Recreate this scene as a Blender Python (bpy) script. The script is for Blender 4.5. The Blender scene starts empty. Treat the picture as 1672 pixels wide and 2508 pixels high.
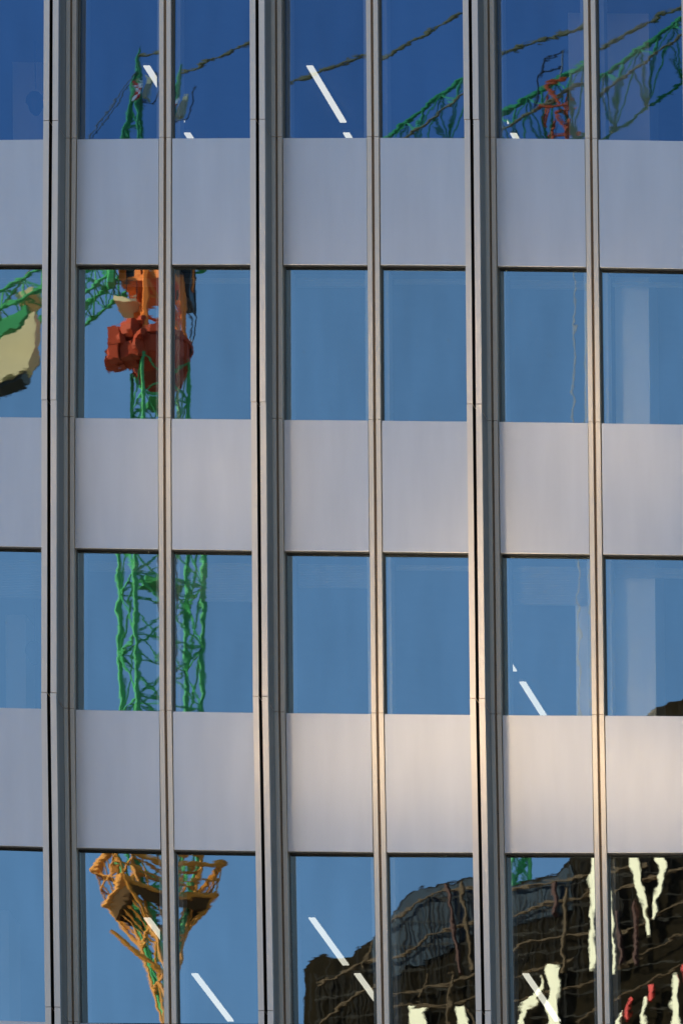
import bpy, bmesh, math, random
from mathutils import Vector, Matrix, noise
random.seed(7)
R = math.radians
scene = bpy.context.scene
C = scene.collection

# ------------------------------------------------------------------ camera
FPX = 26000.0                         # focal length in photograph pixels (photo is 1672 x 2508)
CAM = Vector((35.44515, -137.62144, -59.57855))
VD = Vector((0.08793981, 0.9944945, 0.05698493))
VR = Vector((0.99584921, -0.08642344, -0.02855411))
VU = Vector((0.02347207, -0.05925944, 0.99796662))
PX, PY = 836 + 9352.33867, 1254 + 9341.84256
cd = bpy.data.cameras.new('camera'); cam = bpy.data.objects.new('camera', cd); C.objects.link(cam)
cam.matrix_world = Matrix(((VR.x, VU.x, -VD.x, CAM.x), (VR.y, VU.y, -VD.y, CAM.y), (VR.z, VU.z, -VD.z, CAM.z), (0, 0, 0, 1)))
cd.sensor_fit = 'AUTO'; cd.sensor_width = 36; cd.lens = FPX / 2508 * 36
cd.shift_x = -9352.33867 / 2508; cd.shift_y = 9341.84256 / 2508
cd.dof.use_dof = True; cd.dof.focus_distance = 137.6; cd.dof.aperture_fstop = 6.5
cd.clip_start = 1; cd.clip_end = 6000
scene.camera = cam

def ray(px, py):                      # photograph pixel -> direction
    return VD + VR * ((px - PX) / FPX) - VU * ((py - PY) / FPX)
def on_y(px, py, Y):                  # point of the ray on the plane y = Y
    v = ray(px, py); return CAM + v * ((Y - CAM.y) / v.y)
def on_z(px, py, Z):
    v = ray(px, py); return CAM + v * ((Z - CAM.z) / v.z)
def to_px(p):
    q = Vector(p) - CAM; z = q.dot(VD)
    return PX + FPX * q.dot(VR) / z, PY - FPX * q.dot(VU) / z

# ------------------------------------------------------------------ light
SUN_EL, SUN_AZ = R(21), R(-72)        # azimuth from +y towards +x
w = bpy.data.worlds.new('World'); scene.world = w; w.use_nodes = True
nt = w.node_tree; nt.nodes.clear()
sky = nt.nodes.new('ShaderNodeTexSky'); sky.sky_type = 'NISHITA'; sky.sun_disc = False
sky.sun_elevation = SUN_EL; sky.sun_rotation = SUN_AZ; sky.air_density = 1.0; sky.dust_density = 0.3; sky.ozone_density = 4.0
bg = nt.nodes.new('ShaderNodeBackground'); bg.inputs[1].default_value = 0.13
wo = nt.nodes.new('ShaderNodeOutputWorld')
nt.links.new(sky.outputs[0], bg.inputs[0]); nt.links.new(bg.outputs[0], wo.inputs[0])
sd = bpy.data.lights.new('sun', 'SUN'); sd.energy = 5.0; sd.angle = R(0.5); sd.color = (1, .83, .62)
sun = bpy.data.objects.new('sun', sd); C.objects.link(sun)
sdir = Vector((math.sin(SUN_AZ) * math.cos(SUN_EL), math.cos(SUN_AZ) * math.cos(SUN_EL), math.sin(SUN_EL)))
sun.rotation_euler = sdir.to_track_quat('Z', 'Y').to_euler()
scene.view_settings.view_transform = 'Standard'; scene.view_settings.look = 'None'
scene.view_settings.exposure = 0.6; scene.view_settings.gamma = 1
scene.render.engine = 'CYCLES'
scene.cycles.max_bounces = 8; scene.cycles.transparent_max_bounces = 16
scene.cycles.glossy_bounces = 5; scene.cycles.caustics_reflective = True; scene.cycles.blur_glossy = 0; scene.cycles.sample_clamp_indirect = 30
scene.cycles.use_guiding = True; scene.cycles.guiding_training_samples = 64

# ------------------------------------------------------------------ materials
def mat(name, col, rough=.5, metal=0.0, var=.12, scale=3.0, stretch=(1, 1, 1), bump=0.0, bscale=20.0, spec=.5):
    m = bpy.data.materials.new(name); m.use_nodes = True; n = m.node_tree; b = n.nodes['Principled BSDF']
    b.inputs['Roughness'].default_value = rough; b.inputs['Metallic'].default_value = metal
    b.inputs['Specular IOR Level'].default_value = spec
    tc = n.nodes.new('ShaderNodeTexCoord'); mp = n.nodes.new('ShaderNodeMapping'); mp.inputs['Scale'].default_value = stretch
    no = n.nodes.new('ShaderNodeTexNoise'); no.inputs['Scale'].default_value = scale; no.inputs['Detail'].default_value = 4
    n.links.new(tc.outputs['Object'], mp.inputs[0]); n.links.new(mp.outputs[0], no.inputs[0])
    mx = n.nodes.new('ShaderNodeMix'); mx.data_type = 'RGBA'
    mx.inputs[6].default_value = (*[c * (1 - var) for c in col], 1); mx.inputs[7].default_value = (*[min(1, c * (1 + var)) for c in col], 1)
    n.links.new(no.outputs[0], mx.inputs[0]); n.links.new(mx.outputs[2], b.inputs['Base Color'])
    if bump:
        n2 = n.nodes.new('ShaderNodeTexNoise'); n2.inputs['Scale'].default_value = bscale; n2.inputs['Detail'].default_value = 2
        n.links.new(mp.outputs[0], n2.inputs[0])
        bp = n.nodes.new('ShaderNodeBump'); bp.inputs['Distance'].default_value = bump
        n.links.new(n2.outputs[0], bp.inputs['Height']); n.links.new(bp.outputs[0], b.inputs['Normal'])
    return m
def emit(name, col, s):
    m = mat(name, (.8, .8, .8)); b = m.node_tree.nodes['Principled BSDF']
    b.inputs['Emission Color'].default_value = (*col, 1); b.inputs['Emission Strength'].default_value = s
    return m
M = {}
M['spandrel'] = mat('spandrel_metal', (.79, .785, .775), .32, .55, .085, 1.6, (2.5, 1, .35), .006, .5)
M['strip'] = mat('champagne_aluminium', (.92, .82, .67), .40, .4, .05, 3, (8, 8, .5))
M['fin'] = mat('fin_aluminium', (.94, .84, .71), .38, .4, .05, 3, (8, 8, .4))
M['web'] = mat('grey_fin_web', (.30, .335, .345), .4, .4, .05, 3, (8, 8, .4))
M['slotdark'] = mat('fin_slot_dark', (.035, .024, .012), .7)  # near-black brown set on the slot faces of the fin
M['slot'] = mat('slot_back', (.22, .15, .085), .6, .2, .2, 6)
M['dark'] = mat('black_gasket', (.006, .008, .008), .7, 0, .2)
M['gasket'] = mat('grey_gasket', (.10, .12, .12), .6, 0, .2)
M['bolt'] = mat('bolt_steel', (.03, .022, .015), .5, .3)
M['finjoint'] = mat('dark_joint', (.05, .04, .03), .8, 0)  # dark brown filling in the joints between fin lengths
M['jamb'] = mat('inner_jamb_paint', (.55, .58, .58), .6)
M['blind'] = mat('blind_slats', (.5, .5, .48), .6, .2)
M['ceiling'] = mat('ceiling_white', (.25, .25, .25), .8)
M['interior'] = mat('interior_wall', (.10, .105, .11), .8, 0, .15, .5)
M['slab'] = mat('slab_edge_dark', (.03, .03, .03), .8)
M['column'] = mat('interior_column_paint', (.72, .72, .68), .7, 0, .04)
M['lamp'] = emit('lamp_diffuser', (1, .96, .80), .95)
M['lampbody'] = mat('lamp_housing', (.6, .6, .6), .4, .3)
M['shade'] = mat('dark_lamp_shade', (.02, .022, .03), .5)
M['green'] = mat('crane_green_paint', (.06, .36, .12), .6, 0, .35, 2, spec=.2)
M['orange'] = mat('crane_orange_paint', (.85, .21, .036), .6, 0, .2, 2, spec=.15)
M['amber'] = mat('climbing_frame_orange', (.62, .24, .035), .6, 0, .25, 2, spec=.15)
M['trolley'] = mat('trolley_red_orange', (.85, .12, .03), .6, 0, .2, 2, spec=.15)
M['deckbrown'] = mat('rusty_deck_plate', (.085, .04, .012), .8, 0, .7, 2.5, spec=.1)
M['red'] = mat('slewing_red_paint', (.45, .055, .018), .6, 0, .25, 2, spec=.15)
M['steel'] = mat('dark_steel', (.035, .035, .035), .5, .3, .3)
M['rope'] = mat('rope_steel', (.09, .08, .06), .5, .4, .3)
M['pend'] = mat('pendant_steel', (.34, .25, .10), .5, .3, .25, 4)
M['cream'] = mat('cream_concrete', (.85, .66, .36), .8, 0, .12, 1.2)
M['white'] = mat('white_paint', (.8, .8, .78), .5)
M['redpaint'] = mat('red_paint', (.7, .025, .02), .7)
M['cabglass'] = mat('cab_glass', (.02, .025, .03), .4)
M['wrap'] = mat('dark_mesh_wrap', (.010, .0062, .002), .9, 0, .95, 2.4, (3.0, 1, .03), spec=.06)
M['glaz'] = mat('dark_blue_glazing', (.010, .024, .045), .6, 0, .7, 2.2, (3.0, 1, .05), spec=.08)
M['edge'] = mat('brown_slab_edge', (.085, .042, .010), .8, 0, .3, 1)
M['scaf'] = mat('scaffold_tube', (.015, .0085, .003), .8, 0, .4, 3)
M['rust'] = mat('rust_red_hoist', (.06, .012, .006), .8, 0, .3, 1)
M['letter'] = mat('cream_letter_paint', (.90, .80, .57), .6, 0, .03)
M['stone'] = mat('cream_stone', (.66, .54, .40), .8, 0, .1, .3)
M['satin'] = mat('satin_panel_metal', (.97, .86, .70), .18, 1.0, .05, 1)
M['darkclad'] = mat('dark_slate_cladding', (.05, .055, .06), .5, .2, .2, .3)
M['pavement'] = mat('asphalt_and_paving', (.16, .15, .14), .9, 0, .3, .1)
M['body'] = mat('tower_lower_cladding', (.2, .21, .23), .4, .4)

def glass_mat(name, tint, fac):
    m = bpy.data.materials.new(name); m.use_nodes = True; n = m.node_tree; n.nodes.clear()
    o = n.nodes.new('ShaderNodeOutputMaterial'); g = n.nodes.new('ShaderNodeBsdfGlossy'); t = n.nodes.new('ShaderNodeBsdfTransparent')
    g.inputs['Roughness'].default_value = 0.0; g.inputs['Color'].default_value = (*tint, 1)
    t.inputs['Color'].default_value = (.97, 1, 1, 1)
    mx = n.nodes.new('ShaderNodeMixShader'); mx.inputs[0].default_value = fac
    n.links.new(t.outputs[0], mx.inputs[1]); n.links.new(g.outputs[0], mx.inputs[2]); n.links.new(mx.outputs[0], o.inputs[0])
    tc = n.nodes.new('ShaderNodeTexCoord'); oi = n.nodes.new('ShaderNodeObjectInfo')
    mp = n.nodes.new('ShaderNodeMapping'); mp.inputs['Scale'].default_value = (1, 1, 1)
    ms = n.nodes.new('ShaderNodeMapping'); ms.inputs['Scale'].default_value = (2.2, 1, .5)
    n3 = n.nodes.new('ShaderNodeTexNoise'); n3.inputs['Scale'].default_value = 1.6; n3.inputs['Detail'].default_value = 5
    n.links.new(tc.outputs['Object'], ms.inputs[0]); n.links.new(ms.outputs[0], n3.inputs[0])
    f1 = n.nodes.new('ShaderNodeMath'); f1.operation = 'MULTIPLY_ADD'; f1.inputs[1].default_value = .14; f1.inputs[2].default_value = fac - .11
    f2 = n.nodes.new('ShaderNodeMath'); f2.operation = 'MULTIPLY_ADD'; f2.inputs[1].default_value = .08
    n.links.new(n3.outputs[0], f1.inputs[0]); n.links.new(oi.outputs['Random'], f2.inputs[0]); n.links.new(f1.outputs[0], f2.inputs[2]); n.links.new(f2.outputs[0], mx.inputs[0])
    n1 = n.nodes.new('ShaderNodeTexNoise'); n1.inputs['Scale'].default_value = 6.5; n1.inputs['Detail'].default_value = 0.0
    n2 = n.nodes.new('ShaderNodeTexNoise'); n2.inputs['Scale'].default_value = 19; n2.inputs['Detail'].default_value = 0.0
    mpz = n.nodes.new('ShaderNodeMapping'); mpz.inputs['Scale'].default_value = (.6, 1, 1.2)
    n.links.new(tc.outputs['Object'], mp.inputs[0]); n.links.new(mp.outputs[0], n1.inputs[0])
    n.links.new(tc.outputs['Object'], mpz.inputs[0]); n.links.new(mpz.outputs[0], n2.inputs[0])
    a = n.nodes.new('ShaderNodeMath'); a.operation = 'MULTIPLY_ADD'; a.inputs[1].default_value = .17
    n.links.new(n2.outputs[0], a.inputs[0]); n.links.new(n1.outputs[0], a.inputs[2])
    bp = n.nodes.new('ShaderNodeBump'); bp.inputs['Distance'].default_value = 0.000036
    n.links.new(a.outputs[0], bp.inputs['Height']); n.links.new(bp.outputs[0], g.inputs['Normal'])
    return m
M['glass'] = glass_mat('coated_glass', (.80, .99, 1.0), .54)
M['glass_deep'] = glass_mat('deep_blue_glass', (.25, .44, .68), .54)  # top rows: reflection tint darker and bluer than in the panes below
def clear_mat():
    m = bpy.data.materials.new('glass_inner_face'); m.use_nodes = True; n = m.node_tree; n.nodes.clear()
    o = n.nodes.new('ShaderNodeOutputMaterial'); t = n.nodes.new('ShaderNodeBsdfTransparent'); n.links.new(t.outputs[0], o.inputs[0])
    t.inputs[0].default_value = (.96, .98, .97, 1); return m
M['glass_back'] = clear_mat()

# ------------------------------------------------------------------ mesh helpers
CX = [-0.0112, 0.0087, 0.0145, -0.0125, -0.0004, -0.0472, -0.0214, 0.0083, 0.0293, -0.0005]
CZ = [0.0018, 0.0256, 0.0067, -0.0001, -0.0029, 0.0555, 0.0537, -0.0133, -0.0627, -0.0165]
def warp(p):                          # as-built tolerance of the facade, a few centimetres
    x = max(-5.6, min(4.6, p[0])) / 5; z = max(-8.6, min(6.2, p[2])) / 6
    k = 0; dx = dz = 0.0
    for i in range(4):
        for j in range(4):
            if i + j <= 3:
                t = x ** i * z ** j; dx += CX[k] * t; dz += CZ[k] * t; k += 1
    return Vector((p[0] + dx, p[1], p[2] + dz))

class MB:
    def __init__(s): s.v = []; s.f = []; s.m = []; s.mi = 0
    def add(s, vs, fs):
        o = len(s.v); s.v += [Vector(v) for v in vs]; s.f += [[i + o for i in f] for f in fs]; s.m += [s.mi] * len(fs)
        return s
    def box(s, x0, x1, y0, y1, z0, z1):
        return s.add([(x0, y0, z0), (x1, y0, z0), (x1, y1, z0), (x0, y1, z0), (x0, y0, z1), (x1, y0, z1), (x1, y1, z1), (x0, y1, z1)],
                     [[0, 3, 2, 1], [4, 5, 6, 7], [0, 1, 5, 4], [1, 2, 6, 5], [2, 3, 7, 6], [3, 0, 4, 7]])
    def prism(s, prof, z0, z1):       # prof: list of (x, y), counter-clockwise from above
        n = len(prof)
        return s.add([(x, y, z0) for x, y in prof] + [(x, y, z1) for x, y in prof],
                     [list(range(n))[::-1], list(range(n, 2 * n))] + [[i, (i + 1) % n, n + (i + 1) % n, n + i] for i in range(n)])
    def slab(s, pts, dy):             # polygon of points, extruded by dy along y
        n = len(pts); a = [Vector(p) for p in pts]; b = [p + Vector((0, dy, 0)) for p in a]
        return s.add(a + b, [list(range(n)), list(range(n, 2 * n))[::-1]] + [[i, n + i, n + (i + 1) % n, (i + 1) % n] for i in range(n)])
    def bar(s, p, q, w, n=5, w2=None):
        p, q = Vector(p), Vector(q); d = (q - p)
        if d.length < 1e-6: return s
        d.normalize(); u = d.orthogonal().normalized(); v = d.cross(u); w2 = w if w2 is None else w2
        vs = [p + (u * math.cos(a) + v * math.sin(a)) * w / 2 for a in [2 * math.pi * k / n for k in range(n)]]
        vs += [q + (u * math.cos(a) + v * math.sin(a)) * w2 / 2 for a in [2 * math.pi * k / n for k in range(n)]]
        return s.add(vs, [[k, (k + 1) % n, n + (k + 1) % n, n + k] for k in range(n)] + [list(range(n))[::-1], list(range(n, 2 * n))])
    def poly(s, pts, w):
        for a, b in zip(pts, pts[1:]): s.bar(a, b, w)
        return s
    def build(s, name, mats, parent=None, smooth=False, wp=False):
        me = bpy.data.meshes.new(name)
        vs = [warp(v) for v in s.v] if wp else s.v
        me.from_pydata([tuple(v) for v in vs], [], s.f)
        for m in (mats if isinstance(mats, list) else [mats]): me.materials.append(m)
        for p, i in zip(me.polygons, s.m): p.material_index = i; p.use_smooth = smooth
        bm = bmesh.new(); bm.from_mesh(me); bmesh.ops.recalc_face_normals(bm, faces=bm.faces); bm.to_mesh(me); bm.free()
        o = bpy.data.objects.new(name, me); C.objects.link(o)
        if parent:
            o.parent = parent; bpy.context.view_layer.update(); o.matrix_parent_inverse = parent.matrix_world.inverted()
        return o
def tag(o, label=None, cat=None, group=None, kind=None):
    for k, v in (('label', label), ('category', cat), ('group', group), ('kind', kind)):
        if v: o[k] = v
    return o
def empty(name, loc, label, cat, group=None):
    o = bpy.data.objects.new(name, None); C.objects.link(o); o.location = loc; bpy.context.view_layer.update()
    return tag(o, label, cat, group)

# ------------------------------------------------------------------ ground
GZ = -61.2
g = MB(); g.add([(-3000, -3000, GZ), (3000, -3000, GZ), (3000, 3000, GZ), (-3000, 3000, GZ)], [[0, 1, 2, 3]])
tag(g.build('ground', M['pavement']), kind='structure')

# ------------------------------------------------------------------ office tower facade
bld = empty('office_building', (0, 8, GZ), 'office tower with blue mirrored windows, grey metal panels and projecting silver fins', 'building')
MX = [-7.90, -5.27, -2.637, 0.0, 2.762, 5.52]            # plain mullions
FX = [-6.59, -3.94, -1.325, 1.377, 4.14]                 # fins
SS = [7.45, 3.727, 0.0, -3.861, -7.965, -12.0]           # tops of the spandrels (window sills)
TT = [9.3, 5.78, 2.040, -1.7366, -5.687, -9.75]          # window heads: TT[i] belongs to the window above SS[i]
LO = -12.0 - 1.8
fin_prof = [(-.021, -.5), (-.0935, -.5), (-.0935, -.487), (-.043, -.22), (-.043, -.02), (-.034, -.02), (-.034, .12), (.034, .12), (.034, -.02), (.043, -.02),
            (.043, -.22), (.0935, -.487), (.0935, -.5), (.021, -.5), (.021, -.36), (-.021, -.36)]
def mull(mb, x, z0, z1, hs, ws):
    for s in (-1, 1):
        a, b = sorted((x + s * hs, x + s * (hs + ws))); mb.mi = 0; mb.box(a, b, 0, .15, z0, z1)
    mb.mi = 1; mb.box(x - hs, x + hs, .046, .14, z0 + .002, z1 - .002)
    mb.mi = 2; z = z0 + .22
    while z < z1 - .1:
        mb.bar((x + hs * .45, .047, z), (x + hs * .45, .036, z), .016, 6); z += .43
segs = list(zip(SS[:-1], SS[1:]))
for top, bot in [(11.0, SS[0])] + segs:
    for x in MX:
        m_ = MB(); mull(m_, x, bot + .004, top - .004, .0175, .057); m_.build('mullion', [M['strip'], M['slot'], M['bolt']], bld, wp=True)
    for x in FX:
        m_ = MB()
        for s in (-1, 1): mull(m_, x + s * .105, bot + .004, top - .004, .014, .052)
        m_.build('mullion', [M['strip'], M['slot'], M['bolt']], bld, wp=True)
        j = random.uniform(-.003, .003)
        f_ = MB(); f_.prism([(x + a + j, b) for a, b in fin_prof], bot + .005, top - .005)
        for k in range(len(fin_prof)): f_.m[2 + k] = 1 if 1 <= k <= 10 else (2 if 13 <= k <= 15 else 0)
        fo = f_.build('fin', [M['fin'], M['web'], M['slotdark']], bld, wp=True)
        f2 = MB(); f2.box(x - .032, x + .032, -.34, .1, bot - .004, bot + .004); f2.build('joint_gasket', M['finjoint'], fo, wp=True)

edges = []                                                # bays between verticals: (left, right)
vert = sorted([(x, .0745) for x in MX] + [(x, .171) for x in FX])
for (xa, wa), (xb, wb) in zip(vert, vert[1:]): edges.append((xa + wa, xb - wb))
# reflections in each pane bend a little: (row, column) -> (ax, ay, sx, sy, twist) in 1568-px units of the far scene
K = 2 * 130 * FPX * .9378 / (137.62 + 130)
DIST = {(1, 1): (45, -31, 0, 0, .15), (1, 2): (-44, -24, 0, 0, .3), (1, 3): (0, -74, 0, 0, .26), (1, 4): (0, -18, 0, 0, .46),
        (1, 5): (0, -55, 0, 0, .22), (1, 6): (0, -40, 0, 0, .4), (2, 1): (-42, 0, .47, 0, 0), (2, 2): (55, 0, .47, 0, 0),
        (4, 1): (-40, 0, 0, 0, -.25), (4, 2): (55, 0, 0, 0, .2)}
for r in range(0, 6):
    s, t = SS[r], TT[r]
    for c, (a, b) in enumerate(edges):
        # columns: photograph's column 0 is the bay left of the first fin in view
        col = c - 2
        nx, nz = 14, 22; xm, zm = (a + b) / 2, (s + t) / 2
        p1 = to_px((xm, .09, zm)); p2 = to_px((xm + .5, .09, zm)); SP = (p2[0] - p1[0]) * 2 * .9378
        ax, ay, sx, sy, tw = DIST.get((r, col), (random.uniform(-4, 4), random.uniform(-4, 4), random.uniform(-.03, .03), random.uniform(-.03, .03), random.uniform(-.03, .03)))
        fr = MB()
        fr.mi = 0; e = .022                               # outer gasket ring in front of the pane's rim
        fr.box(a + .001, a + e, .088, .13, s - .02, t); fr.box(b - e, b - .001, .088, .13, s - .02, t)
        fr.mi = 1; fr.box(a + e, b - e, .07, .13, t - .02, t + .012)
        fr.mi = 2; fr.box(a + .004, a + .075, .155, .33, s, t); fr.box(b - .075, b - .004, .155, .33, s, t)
        win = fr.build('window', [M['gasket'], M['dark'], M['jamb']], bld, wp=True)
        if r in (2, 3):
            bl = MB(); drop = random.choice((.06, .12, .3, .5)) if r == 3 else random.choice((.05, .1))
            z = t - .03
            while z > t - .03 - drop * 1.0: bl.box(a + .08, b - .08, .36, .41, z - .006, z); z -= .022
            bl.build('blind', M['blind'], win, wp=True)
        gp = MB(); vs = []; fs = []
        for k in range(nz + 1):
            for i in range(nx + 1):
                X = (i / nx - .5) * (b - a - 2 * e + .004); Z = (k / nz - .5) * (t - s - .022)
                bulge = (-(ax * X + sx * SP * X * X / 2) + ay * Z - sy * SP * Z * Z / 2 + tw * SP * X * Z) / K
                vs.append((xm + X, .10 - bulge, zm - .009 + Z))
        for k in range(nz):
            for i in range(nx):
                q = k * (nx + 1) + i; fs.append([q, q + 1, q + nx + 2, q + nx + 1])
        gp.add(vs, fs)
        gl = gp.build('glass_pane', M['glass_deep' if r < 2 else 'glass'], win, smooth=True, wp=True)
        # spandrel panel under this window
        nt_ = TT[r + 1] if r + 1 < len(TT) else LO
        sp = MB(); g_ = .009
        o_ = len(sp.v); sp.box(a + g_, b - g_, .018, .085, nt_ + .0, s - .006)
        for q in (0, 1, 4, 5): sp.v[o_ + q].y += random.uniform(-.004, .004)
        so = sp.build('spandrel_panel', M['spandrel'], bld, wp=True)
        bv = so.modifiers.new('bevel', 'BEVEL'); bv.width = .006; bv.segments = 2; bv.limit_method = 'ANGLE'
# dark backing behind panels, floor slabs, ceilings, inner walls
XL, XR = MX[0], MX[-1]
for r in range(0, 6):
    nt_ = TT[r + 1] if r + 1 < len(TT) else LO
    k_ = MB(); k_.box(XL, XR, .09, .30, nt_ + .03, SS[r] - .03); k_.build('panel_backing', M['dark'], bld, wp=True)
    sl = MB(); sl.box(XL, XR, .31, 12, nt_ + .12, SS[r] - .35); sl.build('ceiling', M['ceiling'], bld)
    wl = MB(); wl.box(XL, XR, 9.0, 9.2, SS[r] - .34, TT[r] + .11); wl.build('inner_wall', M['interior'], bld)
sl = MB(); sl.box(XL, XR, .31, 12, TT[0] + .12, TT[0] + 1); sl.build('ceiling', M['ceiling'], bld)
sw = MB(); sw.box(XL - .2, XL, .1, 12, LO, 11); sw.build('side_wall', M['body'], bld)
sw = MB(); sw.box(XR, XR + .2, .1, 12, LO, 11); sw.build('side_wall', M['body'], bld)
bw = MB(); bw.box(XL - .2, XR + .2, 12.0, 12.2, LO, 11); bw.build('rear_wall', M['body'], bld)
rf = MB(); rf.box(XL - .3, XR + .3, .05, 12.3, 11.0, 11.5); rf.build('roof', M['body'], bld)
lw = MB(); lw.box(XL - .2, XR + .2, .05, 12.2, GZ, LO)
lw.build('lower_storeys', M['body'], bld)

q15 = 1 / .9378
def row_y(r): return TT[r] + .12
# interior columns and partitions seen through the glass
def column(x0, x1, px_y, Y, r, dep=.5):
    A = on_y(x0 * q15, px_y * q15, Y); B = on_y(x1 * q15, px_y * q15, Y)
    m_ = MB(); m_.box(A.x, B.x, Y, Y + dep, SS[r] - .34, row_y(r) - .004); m_.build('column', M['column'], bld)
column(1305, 1490, 200, 1.0, 1); column(1412, 1490, 800, .5, 2); column(1322, 1505, 1550, .5, 3)
column(30, 98, 250, 2.6, 1); column(14, 60, 1500, 2.4, 3, .4); column(-30, 22, 2300, 2.4, 4)
# ceiling strip lights, hung under each ceiling
def strip(x, y0, y1, r, label, n):
    z = row_y(r) - .06
    A = on_z(x * q15, y0 * q15, z); B = on_z(x * q15, y0 * q15, z)
    # run straight back from the facade until it reaches y1 in the picture
    L = .2
    while to_px((A.x, A.y + L, z))[1] < y1 * q15 and L < 4: L += .01
    if A.y < .4: L -= .4 - A.y; A.y = .4
    t = empty('ceiling_light', (A.x, A.y, z), label, 'ceiling light', 'strip lights under the office ceilings')
    m_ = MB(); m_.box(A.x - .041, A.x + .041, A.y, A.y + L, z, z + .012); m_.build('diffuser', M['lamp'], t)
    m_ = MB(); m_.box(A.x - .048, A.x + .048, A.y - .01, A.y + L + .01, z + .014, z + .05); m_.build('housing', M['lampbody'], t)
    return A, L
strip(337, 153, 281, 1, 'lit strip light in the top row beside the green crane apex', 0)
strip(711, 153, 281, 1, 'whole lit strip light in the top row, third full pane, under the brown pendant cable', 0)
strip(1086, 153, 284, 1, 'strip light ending as a white wedge over the green jib', 0)
strip(430, 307, 430, 1, 'white tip of a strip light in the top row, beside the crane mast', 0)
strip(795, 307, 430, 1, 'small white tip of a strip light beside the middle plain mullion', 0)
strip(1178, 308, 430, 1, 'small white tip of a strip light below the green jib', 0)
strip(1098, 1415, 1542, 3, 'lit strip light in the third row ending in a white wedge beside the fin', 0)
strip(1199, 1568, 1690, 3, 'lit strip light in the third row running down to the sill under the two ropes', 0)
strip(338, 2110, 2215, 4, 'lit strip light in the bottom row behind the orange climbing frame', 0)
strip(447, 2238, 2346, 4, 'lit strip light in the bottom row on plain blue, right of the orange climbing frame', 0)
strip(716, 2110, 2217, 4, 'lit strip light in the bottom row above the low edge of the dark building', 0)
strip(820, 2238, 2340, 4, 'lit strip light in the bottom row crossing the dark building by a mullion', 0)
strip(1108, 2110, 2215, 4, 'strip light in the bottom row whose white tip shows beside the last fin', 0)
strip(1206, 2238, 2346, 4, 'lit strip light in the bottom row crossing the lower white letters', 0)
# dark round lamps in the left rooms
def ball_lamp(x, y, r, label):
    p = on_y(x * q15, y * q15, 2.0)
    t = empty('pendant_lamp', p, label, 'lamp', 'dark round lamps in the left rooms')
    bm = bmesh.new(); bmesh.ops.create_uvsphere(bm, u_segments=20, v_segments=12, radius=.12)
    for v in bm.verts:
        v.co.z *= 1.35
        if v.co.z < -.03: v.co.x *= .75; v.co.y *= .75
    me = bpy.data.meshes.new('lamp_shade'); bm.to_mesh(me); bm.free(); me.materials.append(M['shade'])
    for q in me.polygons: q.use_smooth = True
    o = bpy.data.objects.new('lamp_shade', me); C.objects.link(o); o.parent = t
    m_ = MB(); m_.bar(p + Vector((0, 0, .14)), (p.x, p.y, row_y(r)), .012); m_.build('cord', M['shade'], t)
ball_lamp(82, 238, 1, 'dark round lamp hanging in the top left room')
ball_lamp(80, 1500, 3, 'faint dark round lamp hanging in the left room of the third row')

# ------------------------------------------------------------------ the street side, seen in the glass
def P(x, y, dep=0.0, Y0=130.0):       # reflected spot (1568-px picture units) -> the real point across the street
    v = on_y(x * q15, y * q15, Y0 + dep); return Vector((v.x, -v.y, v.z))
U = (137.62 + 130) / (FPX * .9378)    # metres per 1568-px unit at the crane

# --- main crane
base = P(367, 1430); XC, YC = base.x, base.y
crane = empty('tower_crane', (XC, YC, GZ), 'green lattice luffing crane with orange cab and climbing frame, reflected in the left windows', 'tower crane')
def zc(y): return P(367, y).z
def lattice(mb, base_pts, z0, z1, step, wc, wb, up=None):
    n = len(base_pts)
    for p in base_pts: mb.bar((p[0], p[1], z0), (p[0], p[1], z1), wc, 6)
    z = z0; k = 0
    while z < z1 - 1e-3:
        zt = min(z + step, z1)
        for i in range(n):
            a, b = base_pts[i], base_pts[(i + 1) % n]
            mb.bar((a[0], a[1], z), (b[0], b[1], z), wb)
            if (k + i) % 2: a, b = b, a
            mb.bar((a[0], a[1], z), (b[0], b[1], zt), wb)
            mb.bar((b[0], b[1], z), (a[0], a[1], zt), wb * .75)
            m_ = ((a[0] + b[0]) / 2, (a[1] + b[1]) / 2)
            mb.bar((*m_, z), (*((base_pts[(i + 2) % n][0] + a[0]) / 2, (base_pts[(i + 2) % n][1] + a[1]) / 2), z), wb * .7)
        if k % 3 == 1:
            c0_ = (sum(p[0] for p in base_pts) / n, sum(p[1] for p in base_pts) / n)
            mb.prism([(c0_[0] + (p[0] - c0_[0]) * .55, c0_[1] + (p[1] - c0_[1]) * .55) for p in base_pts], z + .05, z + .1)
        z = zt; k += 1
al = R(15.6)
def ring(r): return [(XC + r * math.cos(al + k * math.pi / 2), YC + r * math.sin(al + k * math.pi / 2)) for k in range(4)]
mb = MB(); lattice(mb, ring(1.14), GZ, zc(840), 1.55, .13, .065)
mb.build('mast', M['green'], crane)
lad = MB()
for s in (-.18, .18): lad.bar((XC + s + .15, YC, zc(2600)), (XC + s + .15, YC, zc(840)), .05)
z = zc(2600)
while z < zc(840): lad.bar((XC - .03, YC, z), (XC + .33, YC, z), .035); z += .3
lad.build('ladder', M['steel'], crane)
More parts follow.
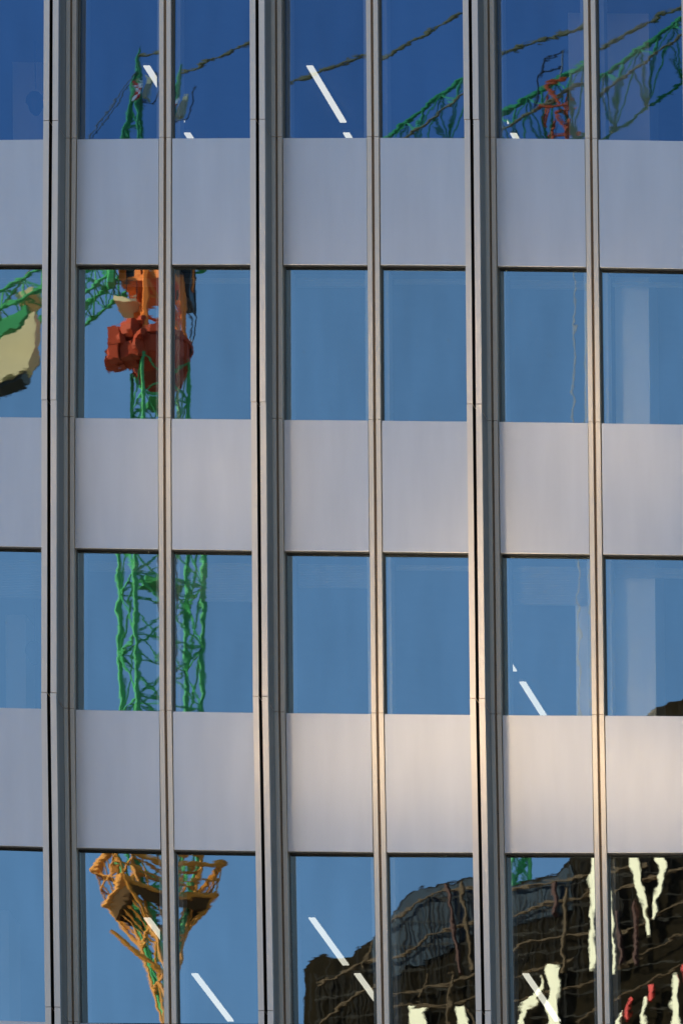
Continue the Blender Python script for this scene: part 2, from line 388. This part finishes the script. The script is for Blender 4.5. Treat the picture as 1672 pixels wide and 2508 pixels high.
# climbing frame
cf = MB(); zt, zb, zl = zc(1998), zc(2068), zc(2140)
R1, R2 = ring(1.86), ring(1.25)
for i in range(4):
    a, b = R1[i], R1[(i + 1) % 4]
    for z in (zb, zt): cf.bar((*a, z), (*b, z), .15)
    cf.bar((*a, (zb + zt) / 2), (*b, (zb + zt) / 2), .07)
    cf.bar((*a, zb), (*b, zt), .05)
    for t in (0, .2, .4, .6, .8):
        p = (a[0] + (b[0] - a[0]) * t, a[1] + (b[1] - a[1]) * t); cf.bar((*p, zb), (*p, zt), .045)
        cf.bar((*p, zb), (*(lambda c: (c[0] + (p[0] - c[0]) * .55, c[1] + (p[1] - c[1]) * .55))((XC, YC)), zl), .06)
    c_ = R2[i]
    cf.bar((*c_, zc(1850)), (*c_, zc(2330)), .10)
    cf.bar((*a, zb), (*c_, zl), .10); cf.bar((*c_, zl), (*R2[(i + 1) % 4], zc(2330)), .08)
    for z in (zl, zc(2235), zc(2330), zt, zc(2030), zc(1960), zc(1900)): cf.bar((*c_, z), (*R2[(i + 1) % 4], z), .085)
cfo = cf.build('climbing_frame', M['amber'], crane)
dk = MB()
for i in range(4):
    a, b = R1[i], R1[(i + 1) % 4]; c_, d_ = R2[i], R2[(i + 1) % 4]; z2 = zc(2092)
    dk.add([(*a, zb), (*b, zb), (*b, zb + .06), (*a, zb + .06), (*c_, zb), (*d_, zb), (*d_, zb + .06), (*c_, zb + .06)],
           [[0, 1, 5, 4], [3, 7, 6, 2], [0, 3, 2, 1], [4, 5, 6, 7]])
    h = lambda p, q, t: (p[0] + (q[0] - p[0]) * t, p[1] + (q[1] - p[1]) * t)
    m1, m2 = h(a, c_, .22), h(b, d_, .22)
    dk.add([(*a, zb - .01), (*b, zb - .01), (*m2, z2), (*m1, z2), (*h(m1, c_, .3), z2), (*h(m2, d_, .3), z2), (*h(b, d_, .2), zb - .01), (*h(a, c_, .2), zb - .01)],
           [[0, 1, 2, 3], [3, 2, 5, 4], [4, 5, 6, 7]])
dk.build('deck_panel', M['deckbrown'], cfo)
bm_ = MB(); bm_.bar(P(211, 2132, -1.4), P(271, 2177, -1.3), .17); bm_.bar(P(271, 2177, -1.3), P(317, 2211, -1.2), .15); bm_.bar(P(317, 2211, -1.2), P(400, 2260, -1.2), .15)
bm_.bar(P(290, 2225, -1), P(310, 2330, -1), .12); bm_.bar(P(310, 2330, -1), P(420, 2325, -1), .12); bm_.bar(P(310, 2330, -1), P(385, 2240, -1), .12)
bm_.build('support_strut', M['amber'], crane)
# slewing part and cab
def rotbox(mb, cx, cy, z0, z1, hx, hy, a=al):
    c, s = math.cos(a), math.sin(a)
    pr = [(cx + x * c - y * s, cy + x * s + y * c) for x, y in ((-hx, -hy), (hx, -hy), (hx, hy), (-hx, hy))]
    mb.prism(pr, z0, z1)
sl = MB()
n = 20
def disc(mb, r, z0, z1, r2=None):
    r2 = r2 or r
    vs = [(XC + r * math.cos(2 * math.pi * k / n), YC + r * math.sin(2 * math.pi * k / n), z0) for k in range(n)] + \
         [(XC + r2 * math.cos(2 * math.pi * k / n), YC + r2 * math.sin(2 * math.pi * k / n), z1) for k in range(n)]
    mb.add(vs, [[k, (k + 1) % n, n + (k + 1) % n, n + k] for k in range(n)] + [list(range(n))[::-1], list(range(n, 2 * n))])
disc(sl, .75, zc(868), zc(835), 1.0); disc(sl, 1.05, zc(835), zc(800)); disc(sl, 1.15, zc(796), zc(782))
for k in range(4):
    p = ring(1.0)[k]; sl.bar((*p, zc(850)), (*p, zc(780)), .22)
sl.build('slewing_ring', M['red'], crane)
mo = MB(); disc_c = P(250, 782, -.9)
rm = random.Random(5)
for k in range(26):
    a_ = Vector((rm.uniform(-.62, .62), rm.uniform(-.3, .3), 0)); a_.z = a_.x * .35 + rm.uniform(-.34, .42); q_ = .09 + rm.random() * .13
    if k % 2: mo.box(disc_c.x + a_.x - q_, disc_c.x + a_.x + q_, disc_c.y + a_.y - q_, disc_c.y + a_.y + q_, disc_c.z + a_.z - q_ * .9, disc_c.z + a_.z + q_ * 1.1)
    else: mo.bar(disc_c + a_ - Vector((q_, .1, -.05)), disc_c + a_ + Vector((q_, .1, .06)), q_ * 2.1, 10)
mo.bar(disc_c, (XC, YC, zc(810)), .3)
for q in range(7): mo.bar(disc_c + Vector((-.6 + q * .2, -.2, -.3)), disc_c + Vector((-.5 + q * .2, -.2, .4)), .05)
mo.build('slewing_motor', M['red'], crane)
ty = MB()
for p, q in zip(ring(1.0), ring(.85)): ty.bar((*p, zc(795)), (*q, zc(640)), .26); 
r_a, r_b = ring(1.0), ring(.85)
for i in range(4):
    ty.bar((*r_a[i], zc(790)), (*r_b[(i + 1) % 4], zc(660)), .13)
    ty.bar((*r_b[i], zc(705)), (*r_b[(i + 1) % 4], zc(705)), .16)
ty.build('turntable_frame', M['orange'], crane)
ca = MB(); rotbox(ca, XC - .12, YC, zc(662), zc(648), 1.0, .75); rotbox(ca, XC - .12, YC, zc(560), zc(540), 1.0, .75)
for sx_ in (-.95, -.3, .95):
    for sy_ in (-.7, .7): rotbox(ca, XC - .12 + sx_ * math.cos(al) - sy_ * math.sin(al), YC + sx_ * math.sin(al) + sy_ * math.cos(al), zc(648), zc(560), .12 if sx_ else .1, .06)
ca.build('cab', M['orange'], crane)
cg = MB(); rotbox(cg, XC - .12, YC, zc(648) , zc(560), .92, .66); cg.build('cab_window', M['cabglass'], crane)
oc = MB(); c0 = P(470, 640, .3); oc.prism([(c0.x - .42, c0.y - .4), (c0.x - .02, c0.y - .4), (c0.x - .02, c0.y + .3), (c0.x - .42, c0.y + .3)], P(0, 680).z, P(0, 590).z)
ocb = oc.build('operator_cab', M['cabglass'], crane)
oc = MB()
for x_ in (-.43, -.01):
    for y_ in (-.41, .31): oc.bar((c0.x + x_, c0.y + y_, P(0, 690).z), (c0.x + x_, c0.y + y_, P(0, 585).z), .07)
oc.box(c0.x - .5, c0.x + .03, c0.y - .45, c0.y + .4, P(0, 584).z - .05, P(0, 584).z); oc.build('cab_frame', M['steel'], ocb)
pf = MB(); pa = P(222, 690); pb = P(300, 690); pf.box(pa.x, pb.x, YC - .6, YC + .6, pa.z - .1, pa.z)
pf.build('platform', M['cream'], crane)
rl = MB()
for z in (.35, .7): rl.bar((pa.x, YC + .58, pa.z + z), (pb.x, YC + .58, pa.z + z), .04); rl.bar((pa.x, YC - .58, pa.z + z), (pa.x, YC + .58, pa.z + z), .04)
for t in (0, .5, 1): rl.bar((pa.x + (pb.x - pa.x) * t, YC + .58, pa.z), (pa.x + (pb.x - pa.x) * t, YC + .58, pa.z + .7), .04)
rl.poly([P(455, 695), P(485, 725), P(470, 790), P(462, 820)], .05); rl.poly([P(450, 700), P(470, 735), P(460, 820)], .04)
rl.build('guard_rail', M['steel'], crane)
# counter jib and ballast
cj = MB()
def truss(mb, p0, p1, offs, nseg, wc, wb):
    p0, p1 = Vector(p0), Vector(p1)
    ch = [[(p0 + (p1 - p0) * (k / nseg)) + Vector(o) for k in range(nseg + 1)] for o in offs]
    for c_ in ch:
        for a, b in zip(c_, c_[1:]): mb.bar(a, b, wc, 6)
    m_ = len(ch)
    for i in range(m_):
        A, B = ch[i], ch[(i + 1) % m_]
        for k in range(nseg + 1): mb.bar(A[k], B[k], wb)
        for k in range(nseg): mb.bar(A[k], B[k + 1], wb) if k % 2 else mb.bar(B[k], A[k + 1], wb)
truss(cj, P(-70, 770), P(290, 600), [(0, .7, 0), (0, -.7, 0), (0, -.7, .5), (0, .7, .5)], 8, .12, .05)
cj.slab([P(-20, 748, -1.3), P(30, 722, -1.3), P(62, 700, -1.3), P(66, 722, -1.3), P(40, 752, -1.3), P(-20, 775, -1.3)], .2)
gb = P(195, 622, -.8); cj.bar(gb + Vector((0, 0, -.18)), gb + Vector((0, 0, .3)), .3)
cj.build('counter_jib', M['green'], crane)
cw = MB(); cw.slab([P(-70, 800, -.7), P(0, 772, -.7), P(50, 730, -.7), P(76, 705, -.7), P(76, 790, -.7), P(62, 838, -.7), P(0, 868, -.7), P(-70, 880, -.7)], -.5)
cw.slab([P(30, 672, -.5), P(72, 650, -.5), P(76, 668, -.5), P(35, 692, -.5)], -.8)
cw.build('counterweight', M['cream'], crane)
cu = MB(); cu.slab([P(-70, 881, -.6), P(0, 869, -.6), P(62, 839, -.6), P(70, 790, -.6), P(76, 760, -.6), P(74, 805, -.6), P(50, 862, -.6), P(0, 884, -.6), P(-70, 896, -.6)], -.5)
cu.build('counterweight_shade', M['steel'], crane)  # dark slab stands in for the counterweight's shaded underside and right edge
# apex tower
ap = MB(); A = P(358, 97)
legs = [P(350, 520, -.5), P(372, 520, .5), P(425, 520, -.5), P(448, 520, .5)]
for l in legs: ap.bar(l, A, .11, 6, .09)
for t in (.15, .3, .45, .6, .75, .87):
    q = [l + (A - l) * t for l in legs]; q2 = [l + (A - l) * min(1, t + .13) for l in legs]
    for a_, b_ in ((0, 1), (1, 3), (3, 2), (2, 0)): ap.bar(q[a_], q[b_], .05); ap.bar(q[a_], q2[b_], .04)
ap.bar(A + Vector((0, 0, -1.1)), A + Vector((0, 0, .2)), .17, 6, .07)
ap.build('apex_tower', M['green'], crane)
wp_ = MB(); c1 = P(369, 180, -.6)
for i in range(2):
    for k in range(4):
        wp_.mi = (i + k) % 2; wp_.box(c1.x - .1 + i * .09, c1.x - .01 + i * .09, c1.y, c1.y + .1, c1.z - .22 + k * .11, c1.z - .11 + k * .11)
wp_.build('warning_plate', [M['white'], M['redpaint']], crane)
fl = MB(); c1 = P(392, 178, -.5); fl.box(c1.x - .07, c1.x + .07, c1.y - .1, c1.y + .1, c1.z - .28, c1.z + .25); fl.build('floodlight', M['cream'], crane)
fl = MB(); fl.poly([c1 + Vector((.14, .1, .35)), c1 + Vector((.26, 0, 0)), c1 + Vector((.2, 0, -.4)), c1 + Vector((-.1, 0, -.35))], .04); fl.build('lamp_bracket', M['steel'], crane)
# pendant, jib, backstay
pe = MB(); TIP = P(1600, -15)
pts = [A.lerp(TIP, k / 26) for k in range(27)]
pe.poly(pts, .09)
for k in range(1, 26): pe.bar(pts[k] - (TIP - A).normalized() * .12, pts[k] + (TIP - A).normalized() * .12, .15)
pe.build('pendant_bar', M['pend'], crane)
bs = MB()
for d_ in (-.4, .4): bs.bar(A + Vector((0, d_ * .3, -.5)), P(-20, 740, d_), .035)
bs.build('backstay', M['rope'], crane)
jb = MB(); J0, J1 = P(400, 478), P(1640, -26)
nj = 22
up = [J0.lerp(J1, k / nj) for k in range(nj + 1)]
lo1 = [p + Vector((.25, 0, -.82)) + Vector((0, .75, 0)) for p in up]; lo2 = [p + Vector((.35, 0, -1.45)) + Vector((0, -.75, 0)) for p in up]
for ch, w_ in ((up, .17), (lo2, .11)):
    for a_, b_ in zip(ch, ch[1:]): jb.bar(a_, b_, w_, 6)
for k in range(nj):
    for X_, Y_ in ((up, lo1), (up, lo2), (lo1, lo2)):
        jb.bar(X_[k], Y_[k], .042)
        m1 = X_[k].lerp(X_[k + 1], .5)
        jb.bar(Y_[k], m1, .042); jb.bar(m1, Y_[k + 1], .042)
jo = jb.build('jib', M['green'], crane)
jc = MB()
for a_, b_ in zip(lo1, lo1[1:]): jc.bar(a_, b_, .10, 6)
jc.build('chord', M['pend'], jo)
tr = MB(); t0 = P(1294, 186)
for dx in (-.3, .3):
    for dy in (-.35, .35):
        tr.bar(t0 + Vector((dx * .8, dy * .4, .3)), t0 + Vector((dx * .8, dy * .4, -.3)), .06)
    tr.bar(t0 + Vector((dx * .8, -.36, .25)), t0 + Vector((dx * .8, .36, .25)), .06); tr.bar(t0 + Vector((dx * .8, -.36, -.3)), t0 + Vector((dx * .8, .36, -.3)), .06)
for dy in (-.9, .9):
    tr.bar(t0 + Vector((-.3, dy, -.3)), t0 + Vector((.5, dy, -.4)), .09); tr.bar(t0 + Vector((-.24, dy, .27)), t0 + Vector((.24, dy, .3)), .08)
    tr.bar(t0 + Vector((-.24, dy, .27)), t0 + Vector((.24, dy, -.3)), .06)
tr.bar(t0 + Vector((0, 0, -.3)), t0 + Vector((.05, 0, -1.15)), .09); tr.bar(t0 + Vector((.35, 0, -.4)), t0 + Vector((.45, 0, -1.0)), .08)
tr.build('trolley', M['trolley'], crane)
tr = MB(); tr.poly([t0 + Vector((-.45, .5, -.1)), t0 + Vector((-.5, .5, 1.1)), t0 + Vector((0, .5, 1.2)), t0 + Vector((.02, .5, .5))], .05)
tr.bar(t0 + Vector((-.5, .5, .75)), t0 + Vector((0, .5, .8)), .05); tr.build('basket_rail', M['steel'], crane)
hr = MB()
for dx in (0, .3): hr.bar(t0 + Vector((.1 + dx, 0, -.4)), (t0.x + .25 + dx, t0.y, P(0, 1800).z), .022)
hr.build('hoist_rope', M['rope'], crane)
hk = MB(); hk.box(t0.x + .1, t0.x + .6, t0.y - .2, t0.y + .2, P(0, 1800).z - .8, P(0, 1800).z); hk.build('hook_block', M['orange'], crane)

# --- second crane mast behind the dark building
s0 = P(1190, 2000, 0, 172)
cr2 = empty('tower_crane', (s0.x, s0.y, GZ), 'second green crane mast rising behind the dark wrapped building', 'tower crane')
mb = MB(); lattice(mb, [(s0.x + .32 * math.cos(.5 + k * math.pi / 2), s0.y + .32 * math.sin(.5 + k * math.pi / 2)) for k in range(4)], GZ, P(0, 1880, 0, 172).z, 1.0, .12, .07)
mb.build('mast', M['green'], cr2)
mb = MB(); zz = P(0, 1880, 0, 172).z; mb.prism([(s0.x - .5, s0.y - .5), (s0.x + .5, s0.y - .5), (s0.x + .5, s0.y + .5), (s0.x - .5, s0.y + .5)], zz, zz + .8); mb.build('slewing_ring', M['red'], cr2)
mb = MB(); mb.bar((s0.x, s0.y, zz + .8), (s0.x + 1.5, s0.y - 8, zz + 5), .5, 4, .3); mb.bar((s0.x, s0.y, zz + .8), (s0.x, s0.y + 3, zz + 1), .8, 4); mb.build('jib', M['green'], cr2)

# --- dark wrapped building with cream letters
YB = 145.0
def B(x, y, d=0.0): return P(x, y, d - .5 * (x - 1100) / 86, YB)      # its face is turned towards the sun
roof = [(697, 2257), (690, 2215), (710, 2197), (740, 2186), (784, 2197), (806, 2192), (817, 2167), (827, 2169), (849, 2150), (880, 2115), (892, 2102), (914, 2072), (939, 2044), (959, 2039),
        (979, 2024), (1019, 2017), (1079, 2004), (1150, 2022), (1204, 2014), (1274, 1997), (1299, 1964), (1340, 1850), (1465, 1645), (1500, 1615), (1568, 1590), (1800, 1560)]
dbp = B(1250, 2300)
db = empty('dark_building', (dbp.x, dbp.y, GZ), 'tall dark building under wrap with big cream letters, reflected at bottom right', 'building')
pts = [B(x, y) for x, y in roof]
mb = MB(); mb.slab([Vector((pts[0].x, pts[0].y, GZ))] + pts + [Vector((pts[-1].x, pts[-1].y, GZ))], -18); mb.build('wrapped_wall', M['wrap'], db)
gz = [(849, 2156), (880, 2121), (914, 2078), (939, 2050), (979, 2030), (1019, 2023), (1079, 2010), (1150, 2028), (1204, 2020), (1274, 2003), (1302, 1975), (1306, 2080), (1262, 2095), (1180, 2112), (1080, 2128), (1040, 2150), (990, 2188), (930, 2210), (890, 2238), (849, 2226)]
mb = MB(); mb.slab([B(x, y, -.1) for x, y in gz], -.12); mb.build('glazing', M['glaz'], db)
def Zp(x, y): return (784 + .5 * x, 1782 + .5 * y)
lines = [[(170, 690), (215, 668), (270, 620), (330, 565), (400, 530), (480, 505), (590, 482), (780, 508), (850, 490), (930, 468), (1040, 452), (1160, 430), (1400, 400)],
         [(120, 850), (215, 830), (270, 800), (330, 765), (390, 705), (480, 690), (590, 650), (780, 632), (860, 595), (930, 565), (1040, 552), (1230, 520), (1600, 400)],
         [(215, 985), (330, 962), (470, 930), (590, 880), (790, 800), (840, 748), (1050, 718), (1300, 700), (1568, 560)],
         [(-120, 950), (0, 905), (80, 862), (155, 832)], [(-100, 1130), (60, 1010), (160, 960)],
         [(215, 1045), (300, 1030), (450, 1025), (540, 1000), (640, 960), (790, 920), (920, 870), (1070, 830)],
         [(780, 1030), (900, 1000), (1090, 960), (1300, 850), (1568, 700)], [(1080, 1130), (1300, 980), (1568, 850)]]
for i, ln in enumerate(lines):
    mb = MB(); mb.poly([B(*Zp(x, y), -.25) for x, y in ln], .075 if i < 5 else .05); mb.build('slab_edge', M['edge'], db)
for x0, y0, x1, y1, w_ in ((475, 480, 525, 880, .14), (540, 470, 575, 860, .1), (965, 470, 975, 620, .13), (1020, 500, 1010, 900, .1), (1265, 600, 1290, 850, .125), (1345, 560, 1350, 850, .125),
                           (485, 880, 460, 1130, .08), (385, 890, 330, 1000, .06), (540, 1020, 590, 1130, .06), (1085, 560, 1160, 450, .1), (140, 740, 100, 880, .06)):
    mb = MB(); mb.bar(B(*Zp(x0, y0), -.28), B(*Zp(x1, y1), -.28), w_); mb.build('scaffold_post', M['rust'] if w_ > .12 else M['edge'], db)
lat = MB()
rnd = random.Random(3)
def roof_y(x):
    for (xa, ya), (xb, yb) in zip(roof, roof[1:]):
        if xa <= x <= xb and xb > xa: return ya + (yb - ya) * (x - xa) / (xb - xa)
    return 2300
for k in range(92):
    x = 712 + k * 9.6 + rnd.uniform(-2, 2); y0 = roof_y(x) + rnd.uniform(4, 60)
    lat.bar(B(x, y0, -.2), B(x + rnd.uniform(-6, 10), y0 + rnd.uniform(120, 420), -.2), rnd.choice((.02, .025, .035)), 4)
for k in range(7):
    y0 = 2050 + k * 52
    pts_ = [B(x, y0 + 14 - .11 * (x - 900) + 3 * math.sin(x / 40 + k), -.22) for x in range(720, 1600, 40) if y0 + 14 - .11 * (x - 900) > roof_y(x) + 8]
    if len(pts_) > 1: lat.poly(pts_, rnd.choice((.025, .035)))
lat.build('scaffold_lattice', M['scaf'], db)
strokes = [[(1125, 330), (1150, 330), (1150, 480), (1140, 600), (1150, 720), (1145, 885), (1130, 885), (1128, 640), (1122, 500)],
           [(1222, 450), (1237, 560), (1245, 690), (1255, 760), (1248, 885), (1237, 885), (1240, 760), (1225, 640)],
           [(1305, 330), (1340, 330), (1375, 500), (1400, 640), (1415, 718), (1395, 720), (1375, 580), (1330, 460)],
           [(1420, 330), (1455, 340), (1475, 400), (1460, 480), (1440, 560), (1430, 640), (1415, 630), (1425, 540), (1445, 430)],
           [(935, 868), (990, 862), (995, 950), (990, 1030), (1010, 1230), (965, 1230), (940, 1050), (960, 970)],
           [(918, 905), (922, 970), (890, 1040), (850, 1060), (835, 1230), (805, 1230), (825, 1060), (870, 1000), (900, 985)],
           [(290, 1040), (375, 1035), (350, 1070), (362, 1230), (298, 1230), (288, 1090)],
           [(488, 1035), (538, 1030), (545, 1080), (560, 1200), (525, 1200), (500, 1080)],
           [(1515, 895), (1535, 890), (1540, 1030), (1552, 1230), (1517, 1230), (1508, 1040)],
           [(1385, 990), (1402, 985), (1395, 1060), (1388, 1230), (1366, 1230), (1380, 1060)],
           [(1285, 1065), (1297, 1060), (1280, 1095), (1272, 1230), (1250, 1230), (1262, 1095)]]
for s in strokes:
    mb = MB(); mb.slab([B(*Zp(x, y), -.34) for x, y in s], -.12); mb.build('letter', M['letter'], db)
for s in ([(1320, 1000), (1328, 998), (1315, 1085), (1305, 1085)], [(1412, 940), (1435, 935), (1420, 1010), (1408, 1012)], [(1562, 860), (1580, 860), (1580, 930), (1562, 930)]):
    mb = MB(); mb.slab([B(*Zp(x, y), -.34) for x, y in s], -.12); mb.build('red_mark', M['redpaint'], db)

# --- unseen stone block added across the street to bounce warm sunlight onto the facade
st = empty('bounce_building', (-50, -112, GZ), 'cream stone block out of view, added to bounce warm sunlight onto the facade', 'building')
SZ = 25.0; A2, B2 = Vector((-110, -168)), Vector((14, -106))        # its face runs slightly towards the sun
dv = (B2 - A2).normalized(); nv = Vector((-dv.y, dv.x)); LL = (B2 - A2).length
def wall_pt(t, d): q = A2 + dv * t + nv * d; return (q.x, q.y)
mb = MB(); mb.prism([wall_pt(0, -25), wall_pt(LL, -25), wall_pt(LL, 0), wall_pt(0, 0)], GZ, SZ); mb.build('wall', M['stone'], st)
mb = MB(); mb.prism([wall_pt(-.4, -25.4), wall_pt(LL + .4, -25.4), wall_pt(LL + .4, .4), wall_pt(-.4, .4)], SZ, SZ + .8); mb.build('roof', M['stone'], st)
for r in range(8):
    for k in range(12):
        t = 4 + k * 11; z = SZ - 7 - r * 9
        mb = MB(); mb.prism([wall_pt(t, -.1), wall_pt(t + 2.2, -.1), wall_pt(t + 2.2, .07), wall_pt(t, .07)], z, z + 3.4); mb.build('window', M['cabglass'], st)
s2 = empty('shading_building', (85, -75, GZ), 'dark block out of view on the right, added to darken the fin sides', 'building')  # added out of view, tall and dark so the fin sides get less sky
mb = MB(); mb.box(46, 125, -100, -45, GZ, 60); mb.build('wall', M['darkclad'], s2)
mb = MB(); mb.box(45.6, 125.4, -100.4, -44.6, 60, 60.8); mb.build('roof', M['darkclad'], s2)
for r in range(9):
    for k in range(8):
        y = -97 + k * 5.4; z = 19 - r * 8
        mb = MB(); mb.box(45.93, 46.1, y, y + 1.8, z, z + 3.4); mb.build('window', M['cabglass'], s2)
# --- added unseen block: sloped satin panels aimed to throw warm sunlight onto the facade
wg = empty('reflector_block', (-6, -28, GZ), 'added low block out of view with sloped satin panels reflecting sun onto the facade', 'building')
W0 = Vector((-6.0, -23.0, -5.6)); sdr = -sdir
out = (Vector((1.0, 0, -2.4)) - W0).normalized(); n3 = (out - sdr).normalized()
ua = n3.cross(Vector((0, 0, 1))).normalized(); va = ua.cross(n3).normalized()
if va.z < 0: va = -va
def on_roof(u, v, d=0.0): return W0 + ua * u + va * v + n3 * d
def plate(mb, u0, u1, v0, v1, d0, d1):
    c = [on_roof(u, v, d) for d in (d0, d1) for u, v in ((u0, v0), (u1, v0), (u1, v1), (u0, v1))]
    mb.add(c, [[0, 3, 2, 1], [4, 5, 6, 7], [0, 1, 5, 4], [1, 2, 6, 5], [2, 3, 7, 6], [3, 0, 4, 7]])
mb = MB(); plate(mb, -6.5, 5.2, -3.8, 3.9, -.3, 0); mb.build('roof', M['darkclad'], wg)
mb = MB(); mb.box(-13, -.8, -40, -24.5, GZ, -7.5); mb.build('wall', M['darkclad'], wg)
mb = MB(); mb.box(-11, -2.5, -30, -25.6, -7.5, -5.4); mb.build('plant_room', M['darkclad'], wg)
def throw(x, z, w_, h_, y=0.0):       # panel that sends the sun to (x, y, z) on the facade
    T = Vector((x, y, z)); k = (T - W0).dot(n3) / out.dot(n3); p = T - out * k
    u, v = (p - W0).dot(ua), (p - W0).dot(va)
    mb = MB(); plate(mb, u - w_ / 2, u + w_ / 2, v - h_ / 2, v + h_ / 2, .01, .05); mb.build('sun_reflector', M['satin'], wg)
throw(1.32, -2.7, 1.1, 3.0, -.5)       # on the fin between the fourth and fifth panes
throw(-.5, -4.25, 1.6, 1.0)
throw(.85, -4.4, 1.15, 1.2)
throw(2.05, -4.3, 1.2, 1.2)
throw(3.6, -4.6, 1.8, 1.5)
throw(2.76, .55, .8, 1.8)
throw(0, -3.1, .35, .9)
throw(3.3, -.45, 1.6, .6)
throw(-2.0, -.8, 1.5, .9)
throw(-1.33, .7, .8, 1.3, -.5)
throw(1.38, .8, .4, 1.2, -.5)
throw(-1.25, -4.7, .35, 1.2)
